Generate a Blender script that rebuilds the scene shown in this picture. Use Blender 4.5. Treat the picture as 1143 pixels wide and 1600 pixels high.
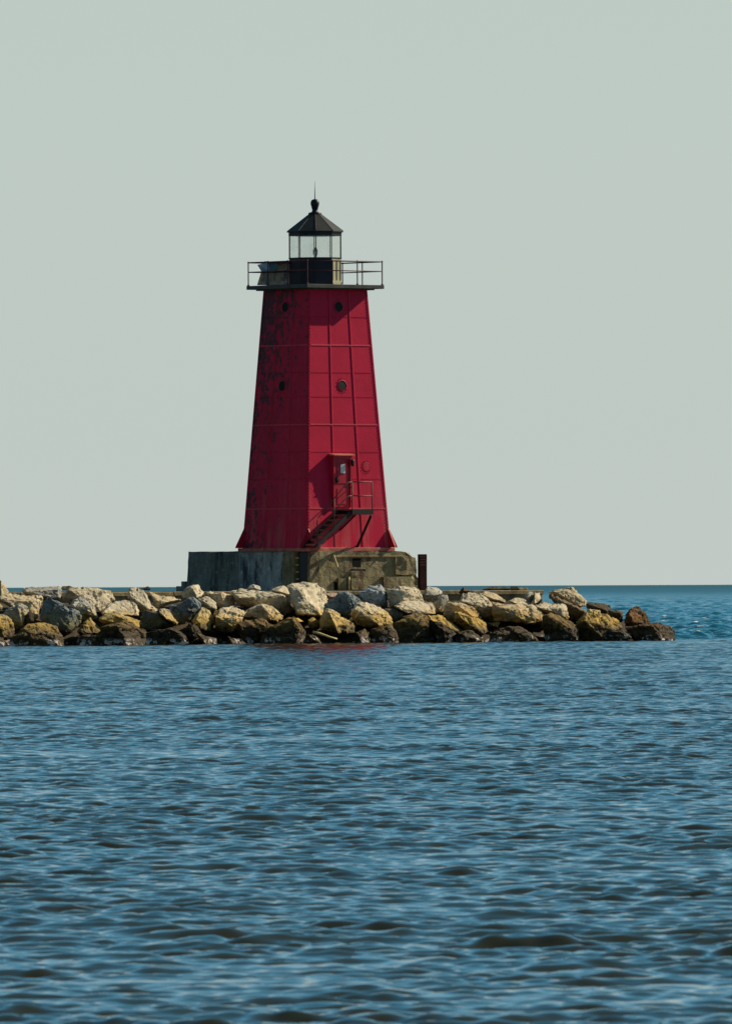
import bpy, bmesh, math, random
import numpy as np
from mathutils import Vector, Matrix, noise

for o in list(bpy.data.objects):
    bpy.data.objects.remove(o)
scene = bpy.context.scene
COL = scene.collection
R = math.radians

# ------------------------------------------------------------------ camera
CAM_Z = 2.25
F = 18000.0                      # focal length in pixels of a 1143 px wide picture
cam_d = bpy.data.cameras.new('camera')
cam = bpy.data.objects.new('camera', cam_d)
COL.objects.link(cam)
cam_d.sensor_fit = 'HORIZONTAL'
cam_d.sensor_width = 36.0
cam_d.lens = F / 1143.0 * 36.0
cam_d.clip_start = 1.0
cam_d.clip_end = 200000.0
PITCH = (915.6 - 800.0) / F
ROLL = -0.0042
CAM_M = Matrix.Rotation(math.pi / 2 + PITCH, 3, 'X') @ Matrix.Rotation(ROLL, 3, 'Z')
cam.matrix_world = Matrix.Translation((0, 0, CAM_Z)) @ CAM_M.to_4x4()
scene.camera = cam
cam_d.dof.use_dof = True
cam_d.dof.focus_distance = 458.0
cam_d.dof.aperture_fstop = 27.0

# ------------------------------------------------------------------ sky + sun
SUN_DIR = Vector((0.890, 0.488, 0.66)).normalized()      # towards the sun
elev = math.asin(SUN_DIR.z)
azim = math.atan2(SUN_DIR.x, SUN_DIR.y)
world = bpy.data.worlds.new('World')
scene.world = world
world.use_nodes = True
wn, wl = world.node_tree.nodes, world.node_tree.links
wn.clear()
w_out = wn.new('ShaderNodeOutputWorld')
w_bg = wn.new('ShaderNodeBackground')
w_bg.inputs['Strength'].default_value = 0.1
w_sky = wn.new('ShaderNodeTexSky')
w_sky.sky_type = 'NISHITA'
w_sky.sun_disc = False
w_sky.sun_elevation = elev
w_sky.sun_rotation = azim
w_sky.dust_density = 3.0
w_tc = wn.new('ShaderNodeTexCoord')
w_sep = wn.new('ShaderNodeSeparateXYZ')
w_ramp = wn.new('ShaderNodeValToRGB')
w_mul = wn.new('ShaderNodeVectorMath'); w_mul.operation = 'SCALE'; w_mul.inputs['Scale'].default_value = 10.0
w_mix = wn.new('ShaderNodeMix'); w_mix.data_type = 'RGBA'; w_mix.inputs['Factor'].default_value = 0.96
wl.new(w_tc.outputs['Generated'], w_sep.inputs[0])
wl.new(w_sep.outputs['Z'], w_ramp.inputs['Fac'])
cr = w_ramp.color_ramp
EX = 1.231
def sky_c(r, g, b): return (r / EX, g / EX, b / EX, 1)
cr.elements[0].position = 0.0;  cr.elements[0].color = sky_c(.545, .604, .568)
cr.elements[1].position = 1.0;  cr.elements[1].color = sky_c(.08, .13, .18)
for p, c in ((.055, (.512, .600, .560)), (.10, (.245, .515, .68)), (.20, (.105, .395, .61)), (.42, (.045, .23, .39)), (.75, (.075, .15, .22))):
    e = cr.elements.new(p); e.color = sky_c(*c)
# the half of the sky away from the sun is deeper and darker
w_dot = wn.new('ShaderNodeVectorMath'); w_dot.operation = 'DOT_PRODUCT'
hs = Vector((SUN_DIR.x, SUN_DIR.y, 0)).normalized()
w_dot.inputs[1].default_value = hs
w_side = wn.new('ShaderNodeMapRange')
w_side.inputs['From Min'].default_value = -.25; w_side.inputs['From Max'].default_value = .38
w_side.inputs['To Min'].default_value = .0; w_side.inputs['To Max'].default_value = 1.0
w_sm = wn.new('ShaderNodeVectorMath'); w_sm.operation = 'MULTIPLY'
w_tint = wn.new('ShaderNodeMix'); w_tint.data_type = 'RGBA'
w_tint.inputs['A'].default_value = (.80, .63, .60, 1); w_tint.inputs['B'].default_value = (1, 1, 1, 1)
wl.new(w_tc.outputs['Generated'], w_dot.inputs[0]); wl.new(w_dot.outputs['Value'], w_side.inputs['Value'])
wl.new(w_ramp.outputs['Color'], w_sm.inputs[0]); wl.new(w_side.outputs[0], w_tint.inputs['Factor']); wl.new(w_tint.outputs['Result'], w_sm.inputs[1])
wl.new(w_sm.outputs[0], w_mul.inputs[0])
wl.new(w_sky.outputs[0], w_mix.inputs['A'])
wl.new(w_mul.outputs[0], w_mix.inputs['B'])
wl.new(w_mix.outputs['Result'], w_bg.inputs['Color'])
wl.new(w_bg.outputs[0], w_out.inputs['Surface'])

sd = bpy.data.lights.new('sun', 'SUN')
sd.energy = 5.0
sd.angle = R(0.5)
sd.color = (1.0, 0.87, 0.64)
sun = bpy.data.objects.new('sun', sd)
COL.objects.link(sun)
sun.rotation_euler = SUN_DIR.to_track_quat('Z', 'Y').to_euler()
sun.location = (60, 400, 60)

vs = scene.view_settings
vs.view_transform = 'Standard'
vs.look = 'None'
vs.exposure = 0.3
vs.gamma = 1.0
vs.use_curve_mapping = False

# ------------------------------------------------------------------ helpers
def ray(px, py):
    return CAM_M @ Vector(((px - 571.5) / F, -(py - 800.0) / F, -1.0))

def P(px, py, Y):
    d = ray(px, py)
    return Vector((0, 0, CAM_Z)) + d * (Y / d.y)

SL = 0.8                          # the breakwater runs obliquely away to the right
def PB(px, py, Y0):
    x = (px - 571.5) / F * Y0
    return P(px, py, Y0 + SL * x)

def tag(o, label=None, cat=None, group=None, kind=None):
    if label: o['label'] = label
    if cat: o['category'] = cat
    if group: o['group'] = group
    if kind: o['kind'] = kind
    return o

def link(name, mesh, mat=None, parent=None):
    o = bpy.data.objects.new(name, mesh)
    COL.objects.link(o)
    if mat: mesh.materials.append(mat)
    if parent: o.parent = parent
    return o

def build(name, bm, mat, parent=None, smooth=False):
    me = bpy.data.meshes.new(name)
    bmesh.ops.recalc_face_normals(bm, faces=bm.faces[:])
    for f in bm.faces: f.smooth = smooth
    bm.to_mesh(me); bm.free()
    return link(name, me, mat, parent)

def empty(name, loc, rz=0):
    o = bpy.data.objects.new(name, None)
    COL.objects.link(o)
    o.location = loc
    o.rotation_euler = (0, 0, rz)
    o.empty_display_size = 0.3
    return o

def box(bm, x0, x1, y0, y1, z0, z1, M=None):
    vs_ = [bm.verts.new((x, y, z)) for z in (z0, z1) for x, y in ((x0, y0), (x1, y0), (x1, y1), (x0, y1))]
    for q in ((0, 3, 2, 1), (4, 5, 6, 7), (0, 1, 5, 4), (1, 2, 6, 5), (2, 3, 7, 6), (3, 0, 4, 7)):
        bm.faces.new([vs_[i] for i in q])
    if M is not None:
        for v in vs_: v.co = M @ v.co
    return vs_

def prism(bm, pts, z0, z1):
    a = [bm.verts.new((x, y, z0)) for x, y in pts]
    b = [bm.verts.new((x, y, z1)) for x, y in pts]
    n = len(pts)
    bm.faces.new(a[::-1]); bm.faces.new(b)
    for i in range(n):
        j = (i + 1) % n
        bm.faces.new((a[i], a[j], b[j], b[i]))

def hexa(bm, c8):
    v = [bm.verts.new(c) for c in c8]
    for q in ((0, 3, 2, 1), (4, 5, 6, 7), (0, 1, 5, 4), (1, 2, 6, 5), (2, 3, 7, 6), (3, 0, 4, 7)):
        bm.faces.new([v[i] for i in q])

def tube(bm, pts, r, seg=8):
    pts = [Vector(p) for p in pts]
    rings = []
    for i, p in enumerate(pts):
        if i == 0: d = pts[1] - pts[0]
        elif i == len(pts) - 1: d = pts[-1] - pts[-2]
        else: d = (pts[i + 1] - p).normalized() + (p - pts[i - 1]).normalized()
        d.normalize()
        up = Vector((0, 0, 1)) if abs(d.z) < .9 else Vector((1, 0, 0))
        a = d.cross(up).normalized(); b = d.cross(a).normalized()
        rr = r[i] if isinstance(r, (list, tuple)) else r
        rings.append([bm.verts.new(p + a * rr * math.cos(t) + b * rr * math.sin(t))
                      for t in [2 * math.pi * k / seg for k in range(seg)]])
    for r0, r1 in zip(rings, rings[1:]):
        for k in range(seg):
            bm.faces.new((r0[k], r0[(k + 1) % seg], r1[(k + 1) % seg], r1[k]))
    bm.faces.new(rings[0][::-1]); bm.faces.new(rings[-1])

def lathe(bm, prof, seg=16, c=(0, 0)):
    rings = [[bm.verts.new((c[0] + r * math.cos(2 * math.pi * k / seg), c[1] + r * math.sin(2 * math.pi * k / seg), z))
              for k in range(seg)] for r, z in prof]
    for r0, r1 in zip(rings, rings[1:]):
        for k in range(seg):
            bm.faces.new((r0[k], r0[(k + 1) % seg], r1[(k + 1) % seg], r1[k]))
    bm.faces.new(rings[0][::-1]); bm.faces.new(rings[-1])

# ------------------------------------------------------------------ materials
class Mat:
    def __init__(s, name):
        s.m = bpy.data.materials.new(name); s.m.use_nodes = True
        s.n, s.l = s.m.node_tree.nodes, s.m.node_tree.links
        s.b = s.n['Principled BSDF']; s.out = s.n['Material Output']
        s.tc = s.n.new('ShaderNodeTexCoord'); s.geo = s.n.new('ShaderNodeNewGeometry')
    def noise(s, scale, detail=4, rough=.6, coord=None, vec=None, typ=None):
        n = s.n.new('ShaderNodeTexNoise')
        if typ: n.noise_type = typ
        n.inputs['Scale'].default_value = scale; n.inputs['Detail'].default_value = detail
        n.inputs['Roughness'].default_value = rough
        src = coord if coord is not None else s.tc.outputs['Object']
        if vec:
            mp = s.n.new('ShaderNodeMapping'); mp.inputs['Scale'].default_value = vec
            s.l.new(src, mp.inputs['Vector']); src = mp.outputs[0]
        s.l.new(src, n.inputs['Vector'])
        return n.outputs['Fac']
    def ramp(s, fac, stops, interp='LINEAR'):
        r = s.n.new('ShaderNodeValToRGB'); r.color_ramp.interpolation = interp
        el = r.color_ramp.elements
        while len(el) > len(stops): el.remove(el[-1])
        while len(el) < len(stops): el.new(.5)
        for e, (p, c) in zip(el, stops):
            e.position = p
            e.color = (c, c, c, 1) if isinstance(c, (int, float)) else (*c, 1)
        s.l.new(fac, r.inputs['Fac'])
        return r.outputs['Color']
    def mix(s, fac, a, b, blend='MIX'):
        m = s.n.new('ShaderNodeMix'); m.data_type = 'RGBA'; m.blend_type = blend
        for key, val in (('Factor', fac), ('A', a), ('B', b)):
            sock = m.inputs[key]
            if isinstance(val, (int, float)): 
                sock.default_value = val if key == 'Factor' else (val, val, val, 1)
            elif isinstance(val, tuple): sock.default_value = (*val, 1)
            else: s.l.new(val, sock)
        return m.outputs['Result']
    def math(s, op, a, b=None, clamp=False):
        m = s.n.new('ShaderNodeMath'); m.operation = op; m.use_clamp = clamp
        for i, v in enumerate((a, b)):
            if v is None: continue
            if isinstance(v, (int, float)): m.inputs[i].default_value = v
            else: s.l.new(v, m.inputs[i])
        return m.outputs[0]
    def xyz(s, src):
        q = s.n.new('ShaderNodeSeparateXYZ'); s.l.new(src, q.inputs[0]); return q.outputs
    def color(s, c):
        if isinstance(c, tuple): s.b.inputs['Base Color'].default_value = (*c, 1)
        else: s.l.new(c, s.b.inputs['Base Color'])
        return s
    def set(s, **k):
        for a, v in k.items():
            sock = s.b.inputs[a.replace('_', ' ')]
            if isinstance(v, (int, float)): sock.default_value = v
            else: s.l.new(v, sock)
        return s
    def bump(s, h, strength=.5, dist=.02):
        b = s.n.new('ShaderNodeBump'); b.inputs['Strength'].default_value = strength
        b.inputs['Distance'].default_value = dist
        s.l.new(h, b.inputs['Height']); s.l.new(b.outputs[0], s.b.inputs['Normal'])
        return s

def m_simple(name, c, rough=.6, metal=0, var=.25, sc=3.0):
    M = Mat(name)
    f = M.noise(sc, 5, .65)
    k = M.ramp(f, ((.3, tuple(x * (1 - var) for x in c)), (.7, tuple(min(1, x * (1 + var)) for x in c))))
    M.color(k).set(Roughness=rough, Metallic=metal, Specular_IOR_Level=.25)
    M.bump(M.noise(sc * 8, 4), .3, .01)
    return M.m

# red riveted tower plate
def m_red():
    M = Mat('red_tower_paint')
    o = M.xyz(M.tc.outputs['Object'])
    base = M.ramp(M.noise(.9, 5, .6), ((.3, (.47, .006, .040)), (.7, (.58, .010, .055))))
    # vertical faded streaks, stronger low down
    st = M.noise(3.2, 4, .6, vec=(1, 1, .12))
    low = M.ramp(o['Z'], ((0, 1), (.1, 0)))
    lowz = M.math('SUBTRACT', 1.0, M.math('DIVIDE', o['Z'], 3.2), True)
    sm = M.math('MULTIPLY', M.ramp(st, ((.45, 0), (.62, 1))), lowz, True)
    c = M.mix(M.math('MULTIPLY', sm, .55), base, (.50, .13, .13))
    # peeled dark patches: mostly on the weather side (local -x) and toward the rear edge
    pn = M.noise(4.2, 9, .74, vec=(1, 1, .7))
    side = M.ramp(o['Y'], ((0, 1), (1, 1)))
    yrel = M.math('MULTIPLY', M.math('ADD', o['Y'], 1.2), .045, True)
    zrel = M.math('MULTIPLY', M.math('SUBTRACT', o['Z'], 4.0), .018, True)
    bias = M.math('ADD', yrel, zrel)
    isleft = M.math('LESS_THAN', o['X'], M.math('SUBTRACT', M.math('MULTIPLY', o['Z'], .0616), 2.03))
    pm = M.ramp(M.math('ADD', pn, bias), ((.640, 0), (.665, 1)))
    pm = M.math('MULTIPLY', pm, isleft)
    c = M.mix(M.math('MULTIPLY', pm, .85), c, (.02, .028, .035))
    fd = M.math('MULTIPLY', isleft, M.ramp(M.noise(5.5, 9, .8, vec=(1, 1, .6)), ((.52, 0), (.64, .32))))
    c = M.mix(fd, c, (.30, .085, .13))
    # a few worn bits elsewhere (corner edge, pale chips)
    e = M.math('MULTIPLY', M.math('GREATER_THAN', M.noise(7, 6, .7), .685), M.math('GREATER_THAN', M.noise(.8, 2), .52))
    c = M.mix(M.math('MULTIPLY', e, .5), c, (.20, .05, .05))
    c2 = M.ramp(M.noise(9, 7, .7, vec=(1, 1, .5)), ((.72, 0), (.75, 1)))
    c = M.mix(M.math('MULTIPLY', c2, .35), c, (.35, .22, .2))
    M.color(c).set(Roughness=.5, Specular_IOR_Level=.12)
    M.bump(M.mix(.5, M.noise(1.3, 3), M.noise(14, 4)), .35, .03)
    return M.m

def m_concrete(name, c1, c2, dark, sc=1.0):
    M = Mat(name)
    a = M.ramp(M.noise(.9 * sc, 7, .7), ((.32, c1), (.68, c2)))
    stn = M.noise(1.6 * sc, 6, .65, vec=(1, 1, .35))
    k = M.mix(M.ramp(stn, ((.5, 0), (.64, 1))), a, dark)
    k = M.mix(M.math('MULTIPLY', M.ramp(M.noise(5, 6, .7), ((.58, 0), (.66, 1))), .5), k, tuple(min(1, x * 1.7) for x in c2))
    k = M.mix(M.math('MULTIPLY', M.ramp(M.noise(2.2, 5, .6, vec=(3, 3, .2)), ((.55, 0), (.7, 1))), .6), k, (.05, .035, .02))
    M.color(k).set(Roughness=.9)
    M.bump(M.mix(.5, M.noise(2.5, 8, .7), M.noise(16, 4)), .8, .08)
    return M.m

def m_rock():
    M = Mat('boulder_stone')
    oi = M.n.new('ShaderNodeObjectInfo')
    pos = M.geo.outputs['Position']
    z = M.xyz(pos)['Z']
    n1 = M.noise(1.7, 8, .7, coord=pos)
    n2 = M.noise(6.5, 8, .72, coord=pos)
    tone = M.ramp(n1, ((.28, .50), (.5, .92), (.70, 1.15)))
    c = M.mix(1.0, oi.outputs['Color'], tone, 'MULTIPLY')
    spk = M.ramp(n2, ((.36, .45), (.50, 1.0), (.66, 1.18)))
    c = M.mix(.8, c, M.mix(1.0, c, spk, 'MULTIPLY'))
    # ochre growth in the middle of the slope
    zz = M.math('ADD', z, M.math('MULTIPLY', M.math('SUBTRACT', M.noise(1.1, 4, coord=pos), .5), 1.5))
    och = M.ramp(M.math('MULTIPLY', zz, .4), ((.36, 1), (.58, 0)))
    c = M.mix(M.math('MULTIPLY', och, .88), c, M.mix(1.0, c, (1.0, .76, .28), 'MULTIPLY'))
    # blue-black lichen blotches, amount per boulder in the colour's alpha
    th = M.math('SUBTRACT', 1.0, oi.outputs['Alpha'])
    lich = M.ramp(M.math('SUBTRACT', M.mix(.5, n2, M.noise(2.8, 8, .75, coord=pos)), M.math('MULTIPLY', th, .1)),
                  ((.485, 0), (.54, 1)))
    c = M.mix(M.math('MULTIPLY', lich, .62), c, (.11, .12, .135))
    pit = M.ramp(n2, ((.30, 1), (.40, 0)))
    c = M.mix(M.math('MULTIPLY', pit, .55), c, (.09, .07, .05))
    # wet weed band above the waterline, darkened further to paint in the low shade
    zw = M.math('ADD', z, M.math('MULTIPLY', M.math('SUBTRACT', M.noise(1.6, 6, .7, coord=pos), .5), 1.3))
    wet = M.ramp(zw, ((.48, 1), (.90, 0)))
    weed = M.ramp(n2, ((.40, (.012, .009, .006)), (.68, (.075, .048, .018))))
    c = M.mix(M.math('MULTIPLY', wet, .93), c, weed)
    # pale crust just over the water
    ice = M.math('MULTIPLY', M.ramp(z, ((.14, 1), (.30, 0))), M.ramp(M.noise(1.9, 5, .7, coord=pos), ((.53, 0), (.57, 1))))
    ice = M.math('MULTIPLY', ice, M.ramp(M.noise(9, 4, coord=pos), ((.40, 0), (.48, 1))))
    c = M.mix(ice, c, (.72, .62, .58))
    M.color(c)
    M.set(Roughness=M.ramp(wet, ((0, .95), (1, .75))), Specular_IOR_Level=.25)
    h = M.mix(.6, M.noise(4.0, 9, .72, coord=pos, vec=(1, 1, 1.6)), n2)
    M.bump(h, .9, .10)
    return M.m

def m_pier():
    M = Mat('pier_concrete')
    z = M.xyz(M.geo.outputs['Position'])['Z']
    a = M.ramp(M.noise(1.2, 7, .7), ((.3, (.22, .15, .06)), (.7, (.36, .27, .13))))
    low = M.ramp(M.noise(1.5, 5, .6, vec=(1, 1, .3)), ((.42, 0), (.6, 1)))
    M.color(M.mix(M.math('MULTIPLY', low, .7), a, (.08, .055, .03))).set(Roughness=.9)
    M.bump(M.noise(6, 6), .6, .05)
    return M.m

def m_glass():
    M = Mat('lantern_glass')
    tr = M.n.new('ShaderNodeBsdfTransparent'); tr.inputs[0].default_value = (.97, .985, .98, 1)
    df = M.n.new('ShaderNodeBsdfDiffuse'); df.inputs[0].default_value = (.85, .86, .74, 1)
    tl = M.n.new('ShaderNodeBsdfTranslucent'); tl.inputs[0].default_value = (.85, .86, .74, 1)
    gl = M.n.new('ShaderNodeBsdfGlossy'); gl.inputs['Roughness'].default_value = .05
    a = M.n.new('ShaderNodeMixShader'); b = M.n.new('ShaderNodeMixShader'); c = M.n.new('ShaderNodeMixShader')
    a.inputs[0].default_value = .5; M.l.new(df.outputs[0], a.inputs[1]); M.l.new(tl.outputs[0], a.inputs[2])
    dirt = M.ramp(M.noise(2.5, 5), ((.3, .03), (.7, .09)))
    M.l.new(dirt, b.inputs[0]); M.l.new(tr.outputs[0], b.inputs[1]); M.l.new(a.outputs[0], b.inputs[2])
    c.inputs[0].default_value = .03; M.l.new(b.outputs[0], c.inputs[1]); M.l.new(gl.outputs[0], c.inputs[2])
    M.l.new(c.outputs[0], M.out.inputs['Surface'])
    return M.m

def m_water():
    M = Mat('lake_water')
    at = M.n.new('ShaderNodeAttribute'); at.attribute_name = 'foam'
    y = M.xyz(M.geo.outputs['Position'])['Y']
    far = M.ramp(M.math('DIVIDE', y, 1000.0), ((.455, 0), (.475, 1)))
    body = M.mix(far, (.020, .022, .010), (.001, .066, .105))
    fm = M.ramp(M.math('ADD', at.outputs['Fac'], M.math('MULTIPLY', M.math('SUBTRACT', M.noise(2.0, 5, coord=M.geo.outputs['Position']), .5), .7)), ((.45, 0), (.6, 1)))
    M.color(M.mix(fm, body, (.75, .76, .72)))
    M.set(Roughness=M.mix(fm, M.ramp(M.math('DIVIDE', y, 9000.0), ((.005, .03), (.048, .12), (.054, .10), (.17, .18), (.4, .40), (1.0, .6))), .7), IOR=1.333)
    return M.m

MAT = dict(
    red=m_red(), rock=m_rock(), pier=m_pier(), glass=m_glass(), water=m_water(),
    hollow_shade=m_simple('hollow_shade_plate', (.004, .004, .004), 1, 0, .2),  # near-black colour standing in for the shade inside openings
    black=m_simple('black_iron_paint', (.012, .014, .020), .45, 0, .3),
    deck=m_simple('grey_deck_steel', (.075, .075, .075), .7, 0, .35, 2.0),
    rail=m_simple('railing_steel', (.075, .022, .035), .55, 0, .4),
    stair=m_simple('dark_stair_steel', (.012, .013, .016), .6, 0, .4),
    tread=m_simple('rusty_tread', (.24, .09, .07), .8, 0, .4),
    stairrail=m_simple('weathered_pipe', (.07, .055, .04), .6, 0, .4),
    redplain=m_simple('red_trim_paint', (.45, .014, .038), .42, 0, .15),
    catchlight=m_simple('band_catchlight_paint', (.58, .045, .075), .6, 0, .2, 4),  # paler red, painted in for sunlight caught on raised band edges
    rim=m_simple('base_rim_paint', (.42, .13, .10), .7, 0, .5, 2.5),
    roof=m_simple('roof_plate', (.026, .028, .026), .5, 0, .3),
    lantern=m_simple('lantern_panel', (.015, .018, .025), .45, 0, .3),
    olive=m_simple('lantern_door_paint', (.34, .33, .20), .6, 0, .2),
    dark_glass=m_simple('porthole_glass', (.005, .006, .006), .7, 0, .5, 8),
    paper=m_simple('notice_paper', (.72, .74, .72), .7, 0, .08, 20),
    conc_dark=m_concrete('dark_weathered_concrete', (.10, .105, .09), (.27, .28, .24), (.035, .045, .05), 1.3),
    conc_grey=m_concrete('grey_weathered_concrete', (.12, .14, .14), (.52, .54, .50), (.035, .05, .06), 1.2),
    conc_brown=m_concrete('brown_weathered_concrete', (.12, .095, .042), (.33, .285, .155), (.075, .035, .018)),
    rust=m_simple('rusty_pile_steel', (.075, .026, .018), .75, 0, .5, 4),
    wood=m_simple('bleached_driftwood', (.52, .42, .22), .85, 0, .3, 6),
    shed=m_concrete('shelter_board', (.42, .31, .21), (.66, .50, .35), (.14, .15, .16), 2.5),
    panel=m_simple('blue_panel', (.34, .50, .68), .3, 0, .2),
    teal=m_simple('teal_panel', (.05, .17, .20), .3, 0, .2),
    beacon=m_simple('beacon_lens', (.18, .20, .28), .3, 0, .3),
)

# ------------------------------------------------------------------ water: one displaced sheet out to the horizon
def make_water():
    rng = np.random.default_rng(7)
    rows = list(np.linspace(4, 52, 60))
    y = 52.0
    while y < 8000:
        rows.append(y)
        y += (.050 + (y - 52) * .00016) if y < 470 else ((.11 + (y - 470) * .0006) if y < 1500 else (.73 + (y - 1500) * .0012))
    while y < 80000:
        rows.append(y); y *= 1.05
    rows = np.array(rows)
    NC = 420
    mid = np.linspace(-1, 1, NC)
    out = 1 + np.cumsum(np.linspace(.01, 1, 26) ** 2 * 2.4)
    s = np.concatenate([-out[::-1], mid, out])
    w = 3.0 + .037 * rows
    Yg = np.repeat(rows[:, None], len(s), 1)
    Xg = w[:, None] * s[None, :]
    dyr = np.gradient(rows)[:, None]
    dxr = (w * 2 / NC)[:, None]
    spac = np.maximum(dyr, dxr)
    edge = np.clip((1.25 - np.abs(s)) / .25, 0, 1)[None, :]
    Z = np.zeros_like(Xg); Z2 = np.zeros_like(Xg)
    DX = np.zeros_like(Xg)
    # gust patches
    g = np.ones_like(Xg)
    for k in range(7):
        L = rng.uniform(6, 40); th = rng.uniform(0, math.pi)
        g += .10 * np.sin(2 * math.pi * (Xg * math.cos(th) * 2.5 + Yg * math.sin(th)) / L + rng.uniform(0, 6.28))
    def add(L, slope, th, inner):
        k = 2 * math.pi / L
        a = slope / k
        ph = k * (Xg * math.cos(th) + Yg * math.sin(th)) + rng.uniform(0, 6.28)
        fade = np.clip((L / spac - 1.8) / 1.6, 0, 1)
        return a * fade * np.sin(ph)
    main = R(-78)
    NW = 96
    for i in range(NW):
        t = (i + rng.uniform(0, 1)) / NW
        L = .11 * (1.35 / .11) ** t
        spread = R(34) * (1.25 - .5 * t)
        th = main + rng.normal(0, spread)
        sl = WAVE_SLOPE * math.sqrt(2.0 / NW) * (1.28 if L < .4 else 1.0 if L < .7 else (.7 / L) ** .9)
        Z += add(L, sl, th, True)
    Zs = np.zeros_like(Z2)
    for i in range(76):
        t = (i + rng.uniform(0, 1)) / 76
        L = .30 * (20 / .30) ** t
        th = R(-60) + rng.normal(0, R(48))
        q = add(L, .41 * math.sqrt(2.0 / 76) * (1.0 if L < 1.6 else (1.6 / L) ** 1.0), th, False)
        Z2 += q
        if L < 3.0: Zs += q
    # sheltered side / open side of the breakwater (its line runs Y = 457 + SL*X)
    line = 457 + SL * Xg
    openm = np.clip((Yg - line + 3) / 10, 0, 1)
    openm = np.maximum(openm, np.clip((Xg - 11.6) / 3, 0, 1) * np.clip((Yg - line + 12) / 16, 0, 1))
    Z = Z * g * (1 + .15 * np.clip((150 - Yg) / 90, 0, 1))
    H = Z * (1 - openm) + Z2 * openm
    sig = H[(Yg > 480) & (Yg < 900)].std()
    sgs = Zs[(Yg > 480) & (Yg < 900)].std()
    foam = np.clip((Zs / (sgs + 1e-6) - 3.1) * .9, 0, 1) * openm * (Yg < 2500)
    # sharpen crests a little
    H = H + .2 * np.abs(H) * H
    H = H * edge
    V = np.stack([Xg, Yg, H], -1).reshape(-1, 3).astype(np.float32)
    nr, nc = Xg.shape
    idx = np.arange(nr * nc, dtype=np.int32).reshape(nr, nc)
    Q = np.stack([idx[:-1, :-1], idx[:-1, 1:], idx[1:, 1:], idx[1:, :-1]], -1).reshape(-1, 4)
    me = bpy.data.meshes.new('water')
    me.vertices.add(len(V)); me.vertices.foreach_set('co', V.ravel())
    me.loops.add(Q.size); me.loops.foreach_set('vertex_index', Q.ravel())
    me.polygons.add(len(Q))
    me.polygons.foreach_set('loop_start', np.arange(0, Q.size, 4, dtype=np.int32))
    me.polygons.foreach_set('use_smooth', np.ones(len(Q), dtype=bool))
    me.update(calc_edges=True)
    a = me.attributes.new('foam', 'FLOAT', 'POINT')
    a.data.foreach_set('value', foam.astype(np.float32).ravel())
    o = link('water', me, MAT['water'])
    tag(o, 'rippled blue lake water stretching to the horizon', kind='structure')
WAVE_SLOPE = .205
make_water()

# lake bed far below keeps the sheet from floating over nothing
# ------------------------------------------------------------------ pier behind the boulders + rubble bank
def along(X, off):            # a point on the breakwater's long axis frame; off = metres behind the rock front line
    return (X, 450 + SL * X + off)

TA = math.atan(SL)            # heading of the breakwater = heading of the tower's lit face
def make_pier():
    bm = bmesh.new()
    zt = 2.06
    x0, x1 = -34.0, 7.1
    c, s_ = math.cos(TA), math.sin(TA)
    root = empty('concrete_pier', (x0, 450 + SL * x0 + 7.5, 0), TA)
    L = (x1 - x0) / c
    segs = 14
    for i in range(segs):
        a, b = L * i / segs + .02, L * (i + 1) / segs - .02
        dz = random.Random(i).uniform(-.025, .02)
        box(bm, a, b, 0, 5.6, 0, zt - .17 + dz)
        box(bm, a - .005, b + .005, -.07, 5.7, zt - .17 + dz + .002, zt + dz)
    bmesh.ops.bevel(bm, geom=bm.edges[:], offset=.02, segments=1, affect='EDGES')
    build('pier_deck', bm, MAT['pier'], root)
    tag(root, 'long low brown concrete pier running behind the boulders under the lighthouse', 'pier')
make_pier()

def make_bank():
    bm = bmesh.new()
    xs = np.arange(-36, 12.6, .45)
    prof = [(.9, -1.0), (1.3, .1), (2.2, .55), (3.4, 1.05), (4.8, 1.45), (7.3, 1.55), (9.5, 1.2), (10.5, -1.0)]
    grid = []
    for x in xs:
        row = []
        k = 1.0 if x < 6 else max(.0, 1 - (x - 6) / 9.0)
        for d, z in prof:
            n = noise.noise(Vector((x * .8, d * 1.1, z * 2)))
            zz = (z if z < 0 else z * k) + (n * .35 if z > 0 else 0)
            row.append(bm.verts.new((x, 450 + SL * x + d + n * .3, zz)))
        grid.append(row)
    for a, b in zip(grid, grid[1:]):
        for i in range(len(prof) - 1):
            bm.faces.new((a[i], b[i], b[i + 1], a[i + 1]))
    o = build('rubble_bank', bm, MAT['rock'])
    o.color = (.06, .048, .034, .5)  # shade between the boulders is put into this dark colour
    tag(o, 'rubble bank under the boulders, coloured dark as the shade in their gaps', kind='structure')
make_bank()

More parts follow.
